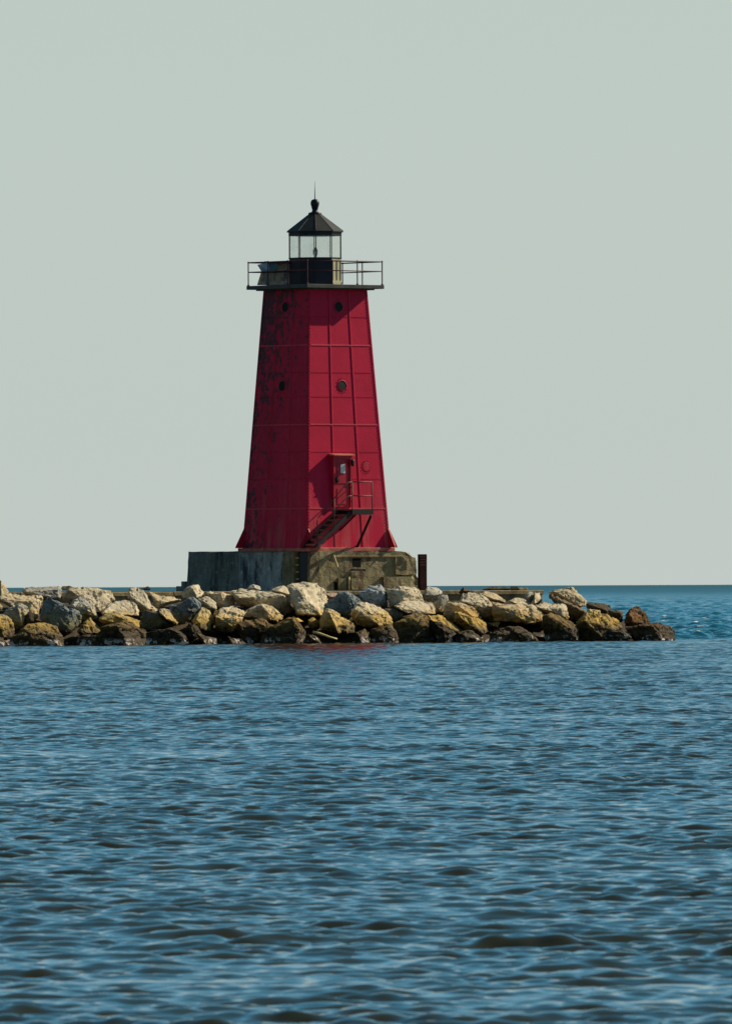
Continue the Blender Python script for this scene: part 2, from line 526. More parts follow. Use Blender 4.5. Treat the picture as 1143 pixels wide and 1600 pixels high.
# ------------------------------------------------------------------ boulders
PALE = (.61, .525, .375); TAN = (.56, .455, .29); GREY = (.47, .44, .37); BLUE = (.20, .24, .26)
BRN = (.20, .155, .09); DRK = (.060, .048, .035); GOLD = (.50, .41, .22)
ROCKS = []
exec_rocks = None
ROCKS += [
# ---- tile 0
(0, [(-80,60),(10,40),(40,60),(120,190),(125,260),(-80,270)], [(15,200),(10,60),(20,255)], 455.0, .8, TAN, .5, 'pointed boulder cut by the left edge of the photo in the top row'),
(0, [(270,185),(300,140),(420,125),(740,118),(780,130),(800,170),(775,335),(700,310),(560,260),(300,225)], [(755,165),(745,300),(560,220),(330,200)], 455.0, .45, GREY, .95, 'broad flat-topped mottled grey boulder second in the top row from the left'),
(0, [(0,255),(150,225),(350,225),(540,260),(548,330),(480,580),(430,560),(370,420),(200,345),(0,300)], [(0,290),(200,335),(385,370),(430,330),(455,560)], 453.6, .8, TAN, .5, 'long tan block under the mottled flat-topped boulder at far left'),
(0, [(-70,350),(0,348),(48,385),(0,440),(-70,450)], [(0,400)], 452.8, .3, TAN, .3, 'small tan stone at the left photo edge in the middle of the slope'),
(0, [(10,475),(45,420),(200,360),(285,353),(372,402),(345,560),(290,665),(200,690),(90,640)], [(232,385),(268,470),(285,640)], 452.4, .75, GREY, .5, 'rounded boulder with dark face and pale right cap near the left edge'),
(0, [(-70,500),(0,490),(90,510),(155,570),(187,740),(160,775),(60,820),(-70,820)], [(-10,640),(40,650),(60,800)], 451.0, .8, GOLD, .3, 'yellow boulder low at the left photo edge'),
(0, [(-70,760),(60,790),(190,870),(190,905),(-70,905)], [(0,850)], 450.0, .4, BRN, .3, 'low dark stone in the bottom left corner of the rock heap'),
(0, [(350,460),(400,440),(438,490),(442,580),(340,612),(330,560)], [(390,560)], 451.9, .2, DRK, .3, 'small dark stone wedged between two boulders at the far left'),
(0, [(195,715),(320,620),(480,580),(600,630),(735,635),(830,780),(852,905),(120,905),(100,810)], [(300,760),(480,725),(712,742),(735,870)], 450.0, .9, GOLD, .5, 'wide front block with rough yellow top over a black face, far left waterline'),
(0, [(600,248),(740,330),(900,390),(1000,450),(1040,520),(1020,600),(850,752),(780,700),(720,625),(560,592),(490,565),(520,400),(550,310)], [(870,620),(905,450),(850,710)], 452.0, .6, BLUE, .9, 'large blue-grey angular boulder with black lichen, left part of the heap'),
# ---- tile 130
(130, [(-190,155),(-60,125),(70,125),(250,180),(370,180),(412,290),(390,330),(300,470),(240,490),(60,300),(-230,330),(-262,300),(-240,200)], [(-195,165),(-20,245),(110,292),(240,470)], 454.6, 1.0, PALE, .2, 'big smooth pale slab sloping down right in the top row at left'),
(130, [(-190,380),(-120,290),(-30,250),(110,278),(150,400),(203,520),(180,558),(100,540),(0,600),(-60,500),(-180,420)], [(-130,370),(20,378),(100,392),(158,500)], 453.0, .7, GREY, .6, 'boulder with grey top and shadowed brown front below the big smooth slab'),
(130, [(88,530),(160,600),(250,690),(240,722),(180,745),(60,770),(-80,735),(-92,690),(-20,610)], [(-60,705),(40,755),(190,735)], 451.0, .7, GOLD, .1, 'smooth golden wedge with ribbed face just above the waterline at left'),
(130, [(-80,750),(60,730),(290,708),(330,760),(425,900),(-60,905),(-130,850)], [(150,770),(250,745),(330,870),(140,890)], 450.0, .6, BRN, .4, 'dark front stone with a golden right edge beneath the smooth golden wedge'),
(130, [(330,350),(420,305),(560,310),(660,345),(716,440),(712,512),(560,490),(400,460),(240,490),(245,430),(310,400)], [(245,480),(480,470),(690,505)], 453.0, .9, PALE, .35, 'cracked pale boulder right below the big smooth slab'),
(130, [(195,540),(260,485),(400,458),(560,490),(742,562),(737,665),(690,705),(640,690),(440,640),(260,640)], [(240,560),(420,500),(520,540),(650,590),(690,680)], 451.3, .7, GOLD, .4, 'rounded golden boulder under the cracked pale one'),
(130, [(440,620),(500,590),(560,600),(700,690),(800,690),(880,770),(948,895),(560,895),(230,885),(200,650)], [(440,640),(535,800),(575,890)], 450.0, 1.3, BRN, .5, 'stained brown front boulder with pale crust at the water, black left side'),
(130, [(560,170),(600,143),(780,155),(835,250),(965,440),(900,505),(760,485),(710,440),(650,350),(565,275)], [(615,275),(785,350),(890,470)], 453.5, .7, PALE, .7, 'tall leaning boulder with streaked pale top by the pier, left of the stepped block'),
(130, [(830,188),(900,215),(1060,255),(1170,260),(1265,300),(1060,372),(970,402),(900,430),(870,345)], [(930,310),(1000,360),(1085,335)], 453.9, .6, TAN, .3, 'long tan wedge pointing right in front of the pier cap'),
(130, [(735,570),(770,420),(960,440),(1143,580),(1150,660),(960,695),(780,725),(730,665)], [(960,480),(1090,600)], 452.0, .5, (.17,.17,.15), .6, 'large dark shadowed boulder below the leaning streaked one'),
(130, [(950,425),(1030,400),(1100,420),(1222,592),(1200,625),(1140,612),(1040,560),(980,480)], [(975,470),(1060,560),(1190,612)], 451.9, .6, PALE, .6, 'small pale spotted stone leaning on dark rock, left of the golden boulder'),
(130, [(740,720),(1000,680),(1130,640),(1260,690),(1330,760),(1392,860),(1392,890),(730,893)], [(1120,660),(1255,735),(1350,860)], 450.0, .7, DRK, .5, 'black low front boulder with a thin ochre rim, left third of the waterline'),
# ---- tile 260
(260, [(190,215),(250,150),(290,125),(410,108),(450,160),(487,200),(480,240),(410,290),(340,305),(200,285)], [(335,150),(395,285)], 455.0, .8, PALE, .2, 'block on top of the heap with smooth pale right face, in front of the steps'),
(260, [(30,385),(240,285),(340,262),(440,340),(452,400),(380,455),(330,545),(215,662),(160,605),(60,450)], [(335,290),(420,395),(300,500)], 452.6, .35, BLUE, .5, 'dark blue-grey angular boulder below the smooth-faced top block'),
(260, [(400,292),(480,250),(540,260),(640,340),(656,425),(600,445),(460,405),(420,335)], [(470,320),(560,400),(625,425)], 453.0, .5, PALE, .75, 'small spotted pale boulder right of the dark blue-grey one'),
(260, [(310,560),(380,465),(450,380),(560,430),(627,530),(612,640),(597,722),(500,705),(370,665)], [(385,545),(365,655),(500,700)], 451.5, .9, GOLD, .15, 'bright golden boulder with ribbed sunlit face above the water'),
(260, [(490,232),(640,215),(720,203),(882,275),(852,385),(700,415),(640,400),(560,290)], [(705,225),(735,395)], 454.0, .9, TAN, .3, 'boulder half brown half cream with a sharp vertical edge, top row'),
(260, [(500,222),(560,190),(625,222),(560,240)], [(560,225)], 454.9, .3, PALE, .2, 'tiny cream stone in front of the pier cap beside the top block'),
(260, [(610,465),(720,400),(840,380),(1052,442),(960,540),(900,705),(880,710),(720,745),(620,705),(615,540)], [(625,515),(740,515),(885,530),(893,690)], 451.5, .9, PALE, .6, 'boulder with speckled pale cap over a black front, right of the bright golden one'),
(260, [(205,680),(280,575),(340,600),(430,690),(520,885),(330,885),(300,800)], [(330,690)], 450.7, .3, DRK, .3, 'black wedge below the bright golden boulder'),
(260, [(370,710),(440,720),(640,780),(720,820),(728,880),(520,885),(380,760)], [(395,740),(510,870)], 450.1, .8, GOLD, .3, 'low golden slab with white crust dipping into the water'),
(260, [(770,760),(860,790),(960,790),(1120,850),(1190,885),(810,888)], [(850,860)], 450.0, .5, BRN, .3, 'thin low brown slab at the waterline below speckled boulders'),
# ---- tile 390
(390, [(-245,185),(-130,150),(0,178),(270,185),(430,232),(480,240),(572,440),(560,475),(460,517),(330,425),(140,375),(0,410),(-140,390),(-200,300)], [(-140,275),(0,310),(200,295),(310,290),(440,245)], 453.5, 1.3, PALE, .25, 'very long flat-topped pale slab in front of the grey concrete'),
(390, [(-50,165),(0,118),(50,100),(130,130),(150,182),(0,190)], [(60,150),(100,170)], 455.6, .4, GREY, .4, 'small blue-grey stone behind the long flat slab'),
(390, [(270,185),(340,140),(430,112),(540,188),(545,242),(480,245),(380,215)], [(370,195),(500,235)], 455.0, .6, PALE, .4, 'rounded pale stone between the long flat slab and the giant boulder'),
(390, [(470,125),(540,90),(700,88),(760,105),(850,90),(950,180),(1012,300),(942,370),(947,525),(650,517),(570,455),(535,300),(530,190)], [(600,480),(920,505),(590,330),(640,200)], 453.3, 1.7, PALE, .35, 'giant pale rugged boulder below the ladder, biggest of the heap'),
(390, [(955,222),(1040,208),(1110,220),(1135,245),(1040,305),(1005,290)], [(1040,270)], 455.0, .4, (.50,.34,.25), .2, 'small pinkish stone right of the giant rugged boulder'),
(390, [(-90,445),(0,400),(150,353),(290,370),(452,512),(440,562),(380,592),(280,575),(0,545),(-80,525)], [(165,375),(245,490),(280,570)], 451.9, .8, PALE, .25, 'ridged boulder with dark left face and bright cream right face under the long slab'),
(390, [(-170,575),(-80,540),(160,533),(240,580),(337,650),(322,695),(200,865),(-170,865),(-180,700)], [(-100,660),(20,620),(170,620),(270,660)], 450.8, .8, BRN, .6, 'knobbly brown boulder with dark lower half left of the black prow'),
(390, [(400,590),(480,530),(560,532),(640,610),(700,700),(757,868),(560,878),(110,878),(130,740),(330,640)], [(560,548),(635,650),(595,780),(600,870)], 450.1, 1.0, BRN, .2, 'black prow-shaped boulder with a narrow golden right side, centre left waterline'),
(390, [(560,530),(620,530),(692,580),(640,605)], [(620,585)], 451.7, .4, PALE, .2, 'small flat cream stone beneath the giant boulder'),
(390, [(738,560),(800,525),(890,570),(908,610),(880,662),(800,678),(738,632)], [(800,600)], 451.6, .3, GOLD, .3, 'small round golden stone in the shadow under the giant boulder'),
(390, [(720,735),(850,770),(1000,810),(1055,865),(900,872),(750,800)], [(770,775),(900,850)], 450.2, .8, GREY, .4, 'narrow slab with white crust under the driftwood'),
(390, [(940,440),(1000,425),(1140,480),(1210,550),(1362,625),(1340,722),(1150,772),(1020,745),(900,700),(890,560)], [(1010,455),(1070,590),(1140,745)], 451.0, 1.0, PALE, .3, 'pale and golden boulder right above the driftwood'),
# ---- tile 520
(520, [(-120,385),(-40,300),(90,198),(160,188),(250,220),(412,332),(330,362),(262,425),(200,545),(150,532),(0,442),(-110,432)], [(170,210),(300,345),(240,430)], 452.7, .45, BLUE, .3, 'smooth blue-grey dome-shaped boulder in the middle of the heap'),
(520, [(250,410),(320,330),(420,328),(520,380),(650,420),(747,540),(747,602),(720,635),(600,645),(480,662),(400,655),(330,645),(200,525),(205,465)], [(265,415),(385,430),(580,535),(600,640)], 451.6, .9, PALE, .3, 'long boulder with pale striped top and dark blunt face right of the dome'),
(520, [(290,205),(460,130),(580,78),(640,140),(702,220),(707,385),(500,372),(430,335),(340,260)], [(560,200),(660,330),(640,190)], 453.9, .35, (.34,.37,.38), .5, 'large blue-grey pyramid boulder against the sunlit concrete'),
(520, [(650,150),(820,128),(990,146),(1090,160),(1150,290),(1140,400),(800,392),(710,392),(700,220)], [(900,310),(930,190)], 453.7, .8, PALE, .5, 'boulder with dark left facet and pale right facet right of the pyramid'),
(520, [(770,380),(880,318),(1141,323),(1261,340),(1302,420),(1302,492),(1200,492),(960,485),(880,440),(800,402)], [(790,395),(950,478),(1160,445),(1290,485)], 452.8, 1.0, PALE, .35, 'low wide pale boulder with a dark hole at its right end'),
(520, [(640,400),(800,403),(912,472),(900,525),(760,592),(740,535)], [(760,480)], 452.2, .2, (.10,.11,.10), .4, 'dark wedge-shaped stone beneath the two-toned boulder'),
(520, [(750,600),(900,520),(1020,468),(1143,470),(1200,485),(1245,555),(1285,700),(1335,858),(860,858),(840,760),(755,650)], [(1000,560),(1225,560),(1250,680),(1100,720)], 450.8, .5, (.27,.21,.12), .7, 'big lichen-speckled brown boulder at the water near the middle'),
(520, [(470,685),(600,650),(730,620),(852,785),(830,822),(795,866),(500,866),(488,760)], [(700,650),(745,790),(560,720)], 450.3, .6, BRN, .5, 'brown front stone with golden right edge below the striped boulder'),
(520, [(280,715),(340,700),(410,655),(470,710),(492,866),(430,860),(370,866)], [(330,760),(365,855),(440,840)], 450.1, .7, GOLD, .3, 'small upright golden stone with white feet at the waterline'),
# ---- tile 650
(650, [(90,232),(140,130),(270,150),(322,210),(315,238),(230,335),(110,315)], [(115,240),(230,245),(305,235)], 455.0, .7, GREY, .35, 'grey boulder at the foot of the steel pile'),
(650, [(240,352),(320,232),(400,228),(427,322),(350,485),(270,492),(248,430)], [(320,260),(290,430),(385,250)], 453.5, .5, GREY, .7, 'upright mottled grey stone right below the one at the pile'),
(650, [(540,330),(590,215),(740,203),(860,280),(960,340),(1042,430),(1047,482),(1012,592),(930,565),(790,450),(690,375)], [(560,325),(700,375),(880,340),(960,420)], 453.0, .9, PALE, .55, 'large rounded boulder with banded top and dark front right of the pile'),
(650, [(340,405),(380,330),(520,328),(730,400),(922,605),(740,565),(620,620),(590,705),(470,625),(350,505)], [(530,360),(640,470),(860,590)], 452.3, .8, TAN, .3, 'upper of two parallel tilted slabs, dark left face'),
(650, [(478,450),(560,458),(720,520),(902,600),(935,722),(860,745),(770,725),(740,705),(590,700),(480,560)], [(488,458),(605,575),(755,700),(845,740)], 451.4, .9, GOLD, .2, 'lower of two parallel tilted slabs with smooth golden top'),
(650, [(130,490),(330,488),(430,570),(602,702),(580,722),(470,705),(340,650),(190,580)], [(195,575),(350,640),(510,712)], 451.1, .9, GOLD, .2, 'golden slab sloping right above a black hollow'),
(650, [(210,585),(300,580),(370,650),(480,688),(522,742),(522,835),(440,866),(280,860),(225,720)], [(370,700),(385,845)], 450.3, .5, DRK, .2, 'black stone with a white-crusted foot in the middle of the waterline'),
(650, [(505,722),(700,690),(800,740),(962,842),(955,862),(525,860),(505,780)], [(640,760),(840,830)], 450.1, .5, BRN, .6, 'low weedy brown stone below the parallel slabs'),
(650, [(900,592),(980,588),(1072,590),(1040,662),(930,645)], [(980,630)], 451.9, .4, TAN, .3, 'small triangular tan shard right of the parallel slabs'),
(650, [(795,215),(870,180),(980,200),(1080,280),(1143,298),(1140,345),(960,320),(860,280)], [(860,240),(1000,300)], 454.3, .6, TAN, .7, 'mottled tan stone behind the banded boulder'),
(650, [(535,215),(600,135),(692,190),(650,215)], [(610,190)], 455.9, .3, (.12,.08,.05), .3, 'small dark pyramid stone against the pier right of the pile'),
# ---- tile 780
(780, [(-105,330),(0,345),(180,372),(300,350),(420,370),(512,420),(612,582),(590,605),(380,615),(320,565),(180,560),(0,525),(-70,565),(-75,400)], [(-40,380),(80,400),(110,480),(300,525),(375,605),(560,580)], 452.2, .9, TAN, .6, 'huge rough tan boulder with crumbly golden face in the right part'),
(780, [(115,310),(200,268),(320,290),(352,350),(420,372),(300,385),(180,375)], [(180,340),(300,370)], 454.0, .5, PALE, .3, 'low pale stone resting on the huge rough tan boulder'),
(780, [(318,235),(370,188),(432,190),(442,250),(432,310),(400,362),(345,350)], [(380,290)], 454.4, .35, GREY, .8, 'upright spotted grey stone left of a smooth cream one'),
(780, [(440,212),(510,208),(547,322),(500,360),(428,372),(428,280)], [(450,230),(445,350)], 454.2, .6, PALE, .2, 'smooth cream upright stone in the right part of the top row'),
(780, [(430,370),(560,320),(700,330),(850,342),(897,480),(890,532),(860,565),(800,515),(740,475),(560,455),(505,415)], [(510,410),(720,410),(790,425),(800,505)], 452.6, .8, PALE, .45, 'pale slab with dark undercut front right of the huge tan boulder'),
(780, [(610,212),(700,160),(840,140),(940,145),(1040,240),(1102,310),(1102,382),(1030,402),(850,335),(740,285)], [(700,200),(860,175),(920,260),(1040,310),(1035,390)], 454.1, .7, TAN, .75, 'big boulder with dark hollow at the right end of the pier'),
(780, [(615,222),(780,288),(1000,388),(1150,450),(1140,545),(1040,575),(900,575),(855,410),(700,335)], [(640,250),(860,368),(1100,460)], 453.1, .8, BRN, .5, 'brown boulder with a thin bright ridge under the one at the pier end'),
(780, [(545,520),(640,463),(720,480),(850,570),(1022,622),(1024,810),(980,836),(600,836),(540,690),(540,630)], [(615,505),(800,600),(980,690),(1000,810)], 450.6, .8, BRN, .6, 'rounded dark-brown front boulder with an arched ochre rim, right waterline'),
(780, [(-130,722),(0,672),(180,682),(220,638),(300,665),(450,740),(605,828),(605,846),(290,852),(240,822),(0,822),(-130,812)], [(0,730),(200,740),(330,720),(480,800)], 450.2, .6, BRN, .5, 'long low weedy boulder with white crust at its right toe'),
# ---- tile 920
(920, [(-190,590),(-20,423),(100,430),(200,470),(360,570),(432,652),(420,672),(300,702),(190,690),(215,838),(-110,838),(-150,700)], [(-60,580),(100,600),(165,640),(320,695),(180,800)], 451.0, .9, GOLD, .4, 'long golden-topped boulder sloping right near the end of the breakwater'),
(920, [(-45,345),(0,330),(200,345),(272,380),(287,440),(245,500),(100,445),(-45,405)], [(100,400),(220,440)], 454.0, .3, (.11,.085,.055), .5, 'dark flat block behind the golden-topped boulder near the end'),
(920, [(260,450),(340,430),(430,460),(435,580),(385,605),(240,505)], [(400,480),(400,570)], 453.0, .4, (.10,.08,.045), .4, 'small dark-brown stone between the flat block and the domed one'),
(920, [(430,480),(540,390),(600,358),(650,370),(732,470),(747,580),(800,605),(700,655),(440,645),(430,560)], [(510,470),(560,600)], 452.2, .6, (.17,.10,.045), .5, 'dark-brown domed boulder rising at the end of the breakwater'),
(920, [(430,645),(700,600),(900,588),(1040,640),(1110,700),(1124,800),(1102,835),(600,835),(500,765)], [(800,640),(910,750),(920,825)], 451.0, .6, (.13,.08,.04), .5, 'last low dark boulder at the right tip of the breakwater'),
(920, [(200,695),(380,680),(440,688),(520,760),(625,828),(420,836),(210,836)], [(420,710),(560,800)], 450.3, .6, DRK, .4, 'small black wedge with a white tip near the end of the waterline'),
]


def make_rock(i, x0, outl, ridge, Y0, t, colr, lich, label):
    rnd = random.Random(i * 13 + 5)
    sc = 8.1643
    pxo = [(x0 + a / sc, 900 + b / sc) for a, b in outl]
    O = [PB(a, b, Y0) for a, b in pxo]
    low = min(v.z for v in O)
    if Y0 < 450.9 and low < .22:
        for v in O:
            if v.z < .22: v.z = -.35
    c = sum(O, Vector()) / len(O)
    w = max(v.x for v in O) - min(v.x for v in O)
    h = max(v.z for v in O) - min(v.z for v in O)
    dep = max(.5, .62 * min(w, 1.9 * h))
    pts = [v.copy() for v in O]
    for a, b in ridge:
        p = PB(x0 + a / sc, 900 + b / sc, Y0)
        q = PB(x0 + a / sc, 900 + b / sc, Y0 - t * .85)
        pts.append(q)
    for v in O:
        q = c + (v - c) * rnd.uniform(.72, .86)
        q.y += dep * rnd.uniform(.9, 1.2); q.z -= .05 + .08 * h
        pts.append(q)
    bm = bmesh.new()
    for p in pts: bm.verts.new(p - c)
    r = bmesh.ops.convex_hull(bm, input=bm.verts[:])
    junk = [v for v in bm.verts if not v.link_faces]
    bmesh.ops.delete(bm, geom=junk, context='VERTS')
    bmesh.ops.dissolve_limit(bm, angle_limit=R(9), verts=bm.verts[:], edges=bm.edges[:])
    size = min(w, h)
    try:
        bmesh.ops.bevel(bm, geom=bm.edges[:], offset=min(.028, size * .04), offset_type='OFFSET', segments=1,
                        profile=.6, affect='EDGES', clamp_overlap=True)
    except Exception:
        pass
    bmesh.ops.triangulate(bm, faces=bm.faces[:])
    for k in range(6):
        lim = .065 if w < 2.6 else .085
        es = [e for e in bm.edges if e.calc_length() > lim * 1.5]
        if not es or len(bm.faces) > 9000: break
        bmesh.ops.subdivide_edges(bm, edges=es, cuts=1, use_grid_fill=False)
        bmesh.ops.triangulate(bm, faces=[f for f in bm.faces if len(f.verts) > 3])
    bm.normal_update()
    off = Vector((rnd.uniform(-50, 50), rnd.uniform(-50, 50), rnd.uniform(-50, 50)))
    sx = Vector((1, 1, 1.5))
    A = min(.070, .075 * size)
    moves = []
    for v in bm.verts:
        p = v.co + off
        q = Vector((p.x * sx.x, p.y * sx.y, p.z * sx.z))
        n1 = noise.noise(q * 1.6)
        n2 = noise.fractal(q * 3.4, .9, 2.1, 4)
        cell = noise.voronoi(q * 1.9)[0]
        crack = max(0, .10 - (cell[1] - cell[0])) / .10
        cp = noise.voronoi(q * 1.15 + Vector((n2, n1, n2)) * .25)[1][0]
        step = noise.cell(cp * 7.3) - .5
        n3 = noise.fractal(q * 9.0, 1.0, 2.0, 3)
        moves.append(v.normal * (A * .7 * n1 + A * .55 * n2 + A * .28 * n3 + A * .75 * step - A * .7 * crack))
    for v, m in zip(bm.verts, moves): v.co += m
    me = bpy.data.meshes.new('boulder')
    bmesh.ops.recalc_face_normals(bm, faces=bm.faces[:])
    for f in bm.faces: f.smooth = True
    for e in bm.edges:
        if e.is_manifold and e.calc_face_angle(0) > R(24): e.smooth = False
    bm.to_mesh(me); bm.free()
    o = link('boulder', me, MAT['rock'])
    o.location = c
    kk = rnd.uniform(.9, 1.08)
    o.color = (*[min(1, q * kk) for q in colr], lich)
    tag(o, label, 'boulder', 'boulders heaped along the breakwater')
for i, r in enumerate(ROCKS):
    make_rock(i, *r)

# ------------------------------------------------------------------ lighthouse
S = 450 * 0 + 18000 / 462.0       # pixels per metre at the tower (38.96)
TY = 462.5
base_c = P(494.0, 858.0, TY)
LH = empty('lighthouse', (base_c.x, base_c.y, base_c.z), TA)
tag(LH, 'tall tapering red iron lighthouse with black lantern room standing on concrete', 'lighthouse')
HB, HT, HZ = 165 / 2 / S, 115 / 2 / S, (858 - 452) / S
def half(z): return HB + (HT - HB) * z / HZ
def zy(py): return (858.0 - py) / S
def face_pt(face, u, z, out=0):
    """a point on a tower face. face 0 = sunlit (local -y), 1 = weather side (local -x), 2 = +x, 3 = +y"""
    h = half(z) + out
    return {0: Vector((u, -h, z)), 1: Vector((-h, -u, z)), 2: Vector((h, u, z)), 3: Vector((-u, h, z))}[face]

def strip(bm, face, u0a, u0b, za, u1a, u1b, zb, out, inn=-.02, mi=0):
    n0 = len(bm.faces)
    hexa(bm, [face_pt(face, u0a, za, inn), face_pt(face, u0b, za, inn), face_pt(face, u0b, za, out), face_pt(face, u0a, za, out),
              face_pt(face, u1a, zb, inn), face_pt(face, u1b, zb, inn), face_pt(face, u1b, zb, out), face_pt(face, u1a, zb, out)])
    bm.faces.ensure_lookup_table()
    for f in bm.faces[n0:]: f.material_index = mi

bm = bmesh.new()
nz = 12
rings = []
for k in range(nz + 1):
    z = HZ * k / nz; h = half(z)
    rings.append([bm.verts.new(p) for p in ((-h, -h, z), (h, -h, z), (h, h, z), (-h, h, z))])
for a, b in zip(rings, rings[1:]):
    for k in range(4): bm.faces.new((a[k], a[(k + 1) % 4], b[(k + 1) % 4], b[k]))
bm.faces.new(rings[0][::-1]); bm.faces.new(rings[-1])
strong = [540, 664, 795]
weak = [497, 584, 622, 708, 750]
for face in range(4):
    for py in strong:
        z = zy(py); h = half(z) - .09
        strip(bm, face, -h, h, z - .026, -h, h, z + .026, .016, -.02, 1)  # strong bands take the paler colour painted as caught sunlight
    for py in weak:
        z = zy(py); h = half(z) - .09
        strip(bm, face, -h, h, z - .010, -h, h, z + .010, .003)
    for fr in (-1 / 3, 1 / 3):
        z0 = .10
        for za, zb in zip([.1] + [zy(p) + .031 for p in (795, 664, 540)], [zy(p) - .031 for p in (795, 664, 540)] + [HZ - .02]):
            ha, hb = half(za), half(zb)
            strip(bm, face, ha * fr - .022, ha * fr + .022, za, hb * fr - .022, hb * fr + .022, zb, .019)
            strip(bm, face, ha * fr + .023, ha * fr + .045, za, hb * fr + .023, hb * fr + .045, zb, .006, -.02, 1)  # pale strip painted as the lit edge beside each rib
    # corner angle strips
    for sg in (-1, 1):
        za, zb = .05, HZ - .02
        ha, hb = half(za), half(zb)
        a0, a1 = sorted((sg * (ha - .085), sg * (ha - .002))); b0, b1 = sorted((sg * (hb - .085), sg * (hb - .002)))
        strip(bm, face, a0, a1, za, b0, b1, zb, .010)
# rivets on the corner strips and beside the ribs
for face in (0, 1, 2, 3):
    nr = 84
    for k in range(nr):
        z = .12 + (HZ - .25) * k / (nr - 1)
        for sg in (-1, 1):
            p = face_pt(face, sg * (half(z) - .05), z, .012)
            box(bm, -.017, .017, -.017, .017, -.017, .017, Matrix.Translation(p))
    for py in (584, 622, 750, 708, 497):
        z = zy(py)
        for k in range(36):
            u = -half(z) + .12 + (2 * half(z) - .24) * k / 35
            p = face_pt(face, u, z + .03, .002)
            box(bm, -.012, .012, -.012, .012, -.012, .012, Matrix.Translation(p))
tw = build('tower_wall', bm, MAT['red'], LH); tw.data.materials.append(MAT['catchlight'])

# base flange
bm = bmesh.new()
prism(bm, [(-HB - .13, -HB - .13), (HB + .13, -HB - .13), (HB + .13, HB + .13), (-HB - .13, HB + .13)], -.10, .045)
bmesh.ops.bevel(bm, geom=bm.edges[:], offset=.015, segments=1, affect='EDGES')
build('base_flange', bm, MAT['rim'], LH)

# gussets: triangular fins standing on every face near its corners
GH, GT = .86, .40
def gusset(face, u):
    bm = bmesh.new()
    th = .025
    pts = [(-.01, .05), (GT, .05), (GT - .03, .14), (-.01, GH)]
    a = [face_pt(face, u - th, z, o) - (Vector((0, 0, 0))) for o, z in pts]
    b = [face_pt(face, u + th, z, o) for o, z in pts]
    va = [bm.verts.new(p) for p in a]; vb = [bm.verts.new(p) for p in b]
    bm.faces.new(va); bm.faces.new(vb[::-1])
    for k in range(4):
        j = (k + 1) % 4
        bm.faces.new((va[k], va[j], vb[j], vb[k]))
    build('gusset', bm, MAT['redplain'], LH)
for face in range(4):
    for u in (-HB + .07, HB - .07):
        gusset(face, u)

# portholes
def disc_on(face, u, z, r, name, ringmat, glassmat, e1=.018, e2=.024):
    bm = bmesh.new()
    n = 24
    A = [face_pt(face, u + r * 1.10 * math.cos(t), z + r * 1.10 * math.sin(t), -.01) for t in [2 * math.pi * k / n for k in range(n)]]
    B = [face_pt(face, u + r * 1.10 * math.cos(t), z + r * 1.10 * math.sin(t), e1) for t in [2 * math.pi * k / n for k in range(n)]]
    C_ = [face_pt(face, u + r * math.cos(t), z + r * math.sin(t), e2) for t in [2 * math.pi * k / n for k in range(n)]]
    D = [face_pt(face, u + r * .97 * math.cos(t), z + r * .97 * math.sin(t), .0) for t in [2 * math.pi * k / n for k in range(n)]]
    rr = [[bm.verts.new(p) for p in L] for L in (A, B, C_, D)]
    for a, b in zip(rr, rr[1:]):
        for k in range(n): bm.faces.new((a[k], a[(k + 1) % n], b[(k + 1) % n], b[k]))
    for k in range(12):
        t = 2 * math.pi * k / 12
        p = face_pt(face, u + r * 1.3 * math.cos(t), z + r * 1.42 * math.sin(t), .01)
        box(bm, -.012, .012, -.012, .012, -.012, .012, Matrix.Translation(p))
    ring = build(name, bm, ringmat, LH, False)
    bm = bmesh.new()
    n = 20; gz = .012 if glassmat is MAT['dark_glass'] else .010
    G = [bm.verts.new(face_pt(face, u + r * .98 * math.cos(t), z + r * .98 * math.sin(t), gz)) for t in [2 * math.pi * k / n for k in range(n)]]
    c0 = bm.verts.new(face_pt(face, u, z, gz + .003))
    for k in range(n): bm.faces.new((G[k], G[(k + 1) % n], c0))
    build('glass' if glassmat is MAT['dark_glass'] else 'cover_plate', bm, glassmat, ring)
ufx = lambda x, zc: (x - 494.0 + .0) / S
def u_face0(px, py):
    z = zy(py); xc = (math.cos(TA) * 0 + math.sin(TA) * half(z))      # world x of the face centre
    return ((px - 494.0) / S - xc) / math.cos(TA)
def u_face1(px, py):
    z = zy(py); xc = -math.cos(TA) * half(z)
    # along face 1 local y runs to world (-sin, cos): px decreases with +y ; face_pt uses -u for y
    return ((px - 494.0) / S - xc) / math.sin(TA)
for px, py in ((530, 480), (535.5, 603)):
    disc_on(0, u_face0(px, py), zy(py), .205, 'porthole', MAT['redplain'], MAT['dark_glass'])
for px, py in ((447.5, 480), (442, 603)):
    disc_on(1, u_face1(px, py), zy(py), .205, 'porthole', MAT['redplain'], MAT['dark_glass'])
disc_on(0, u_face0(572.5, 730), zy(730), .17, 'blanked_porthole', MAT['redplain'], MAT['redplain'], .010, .014)

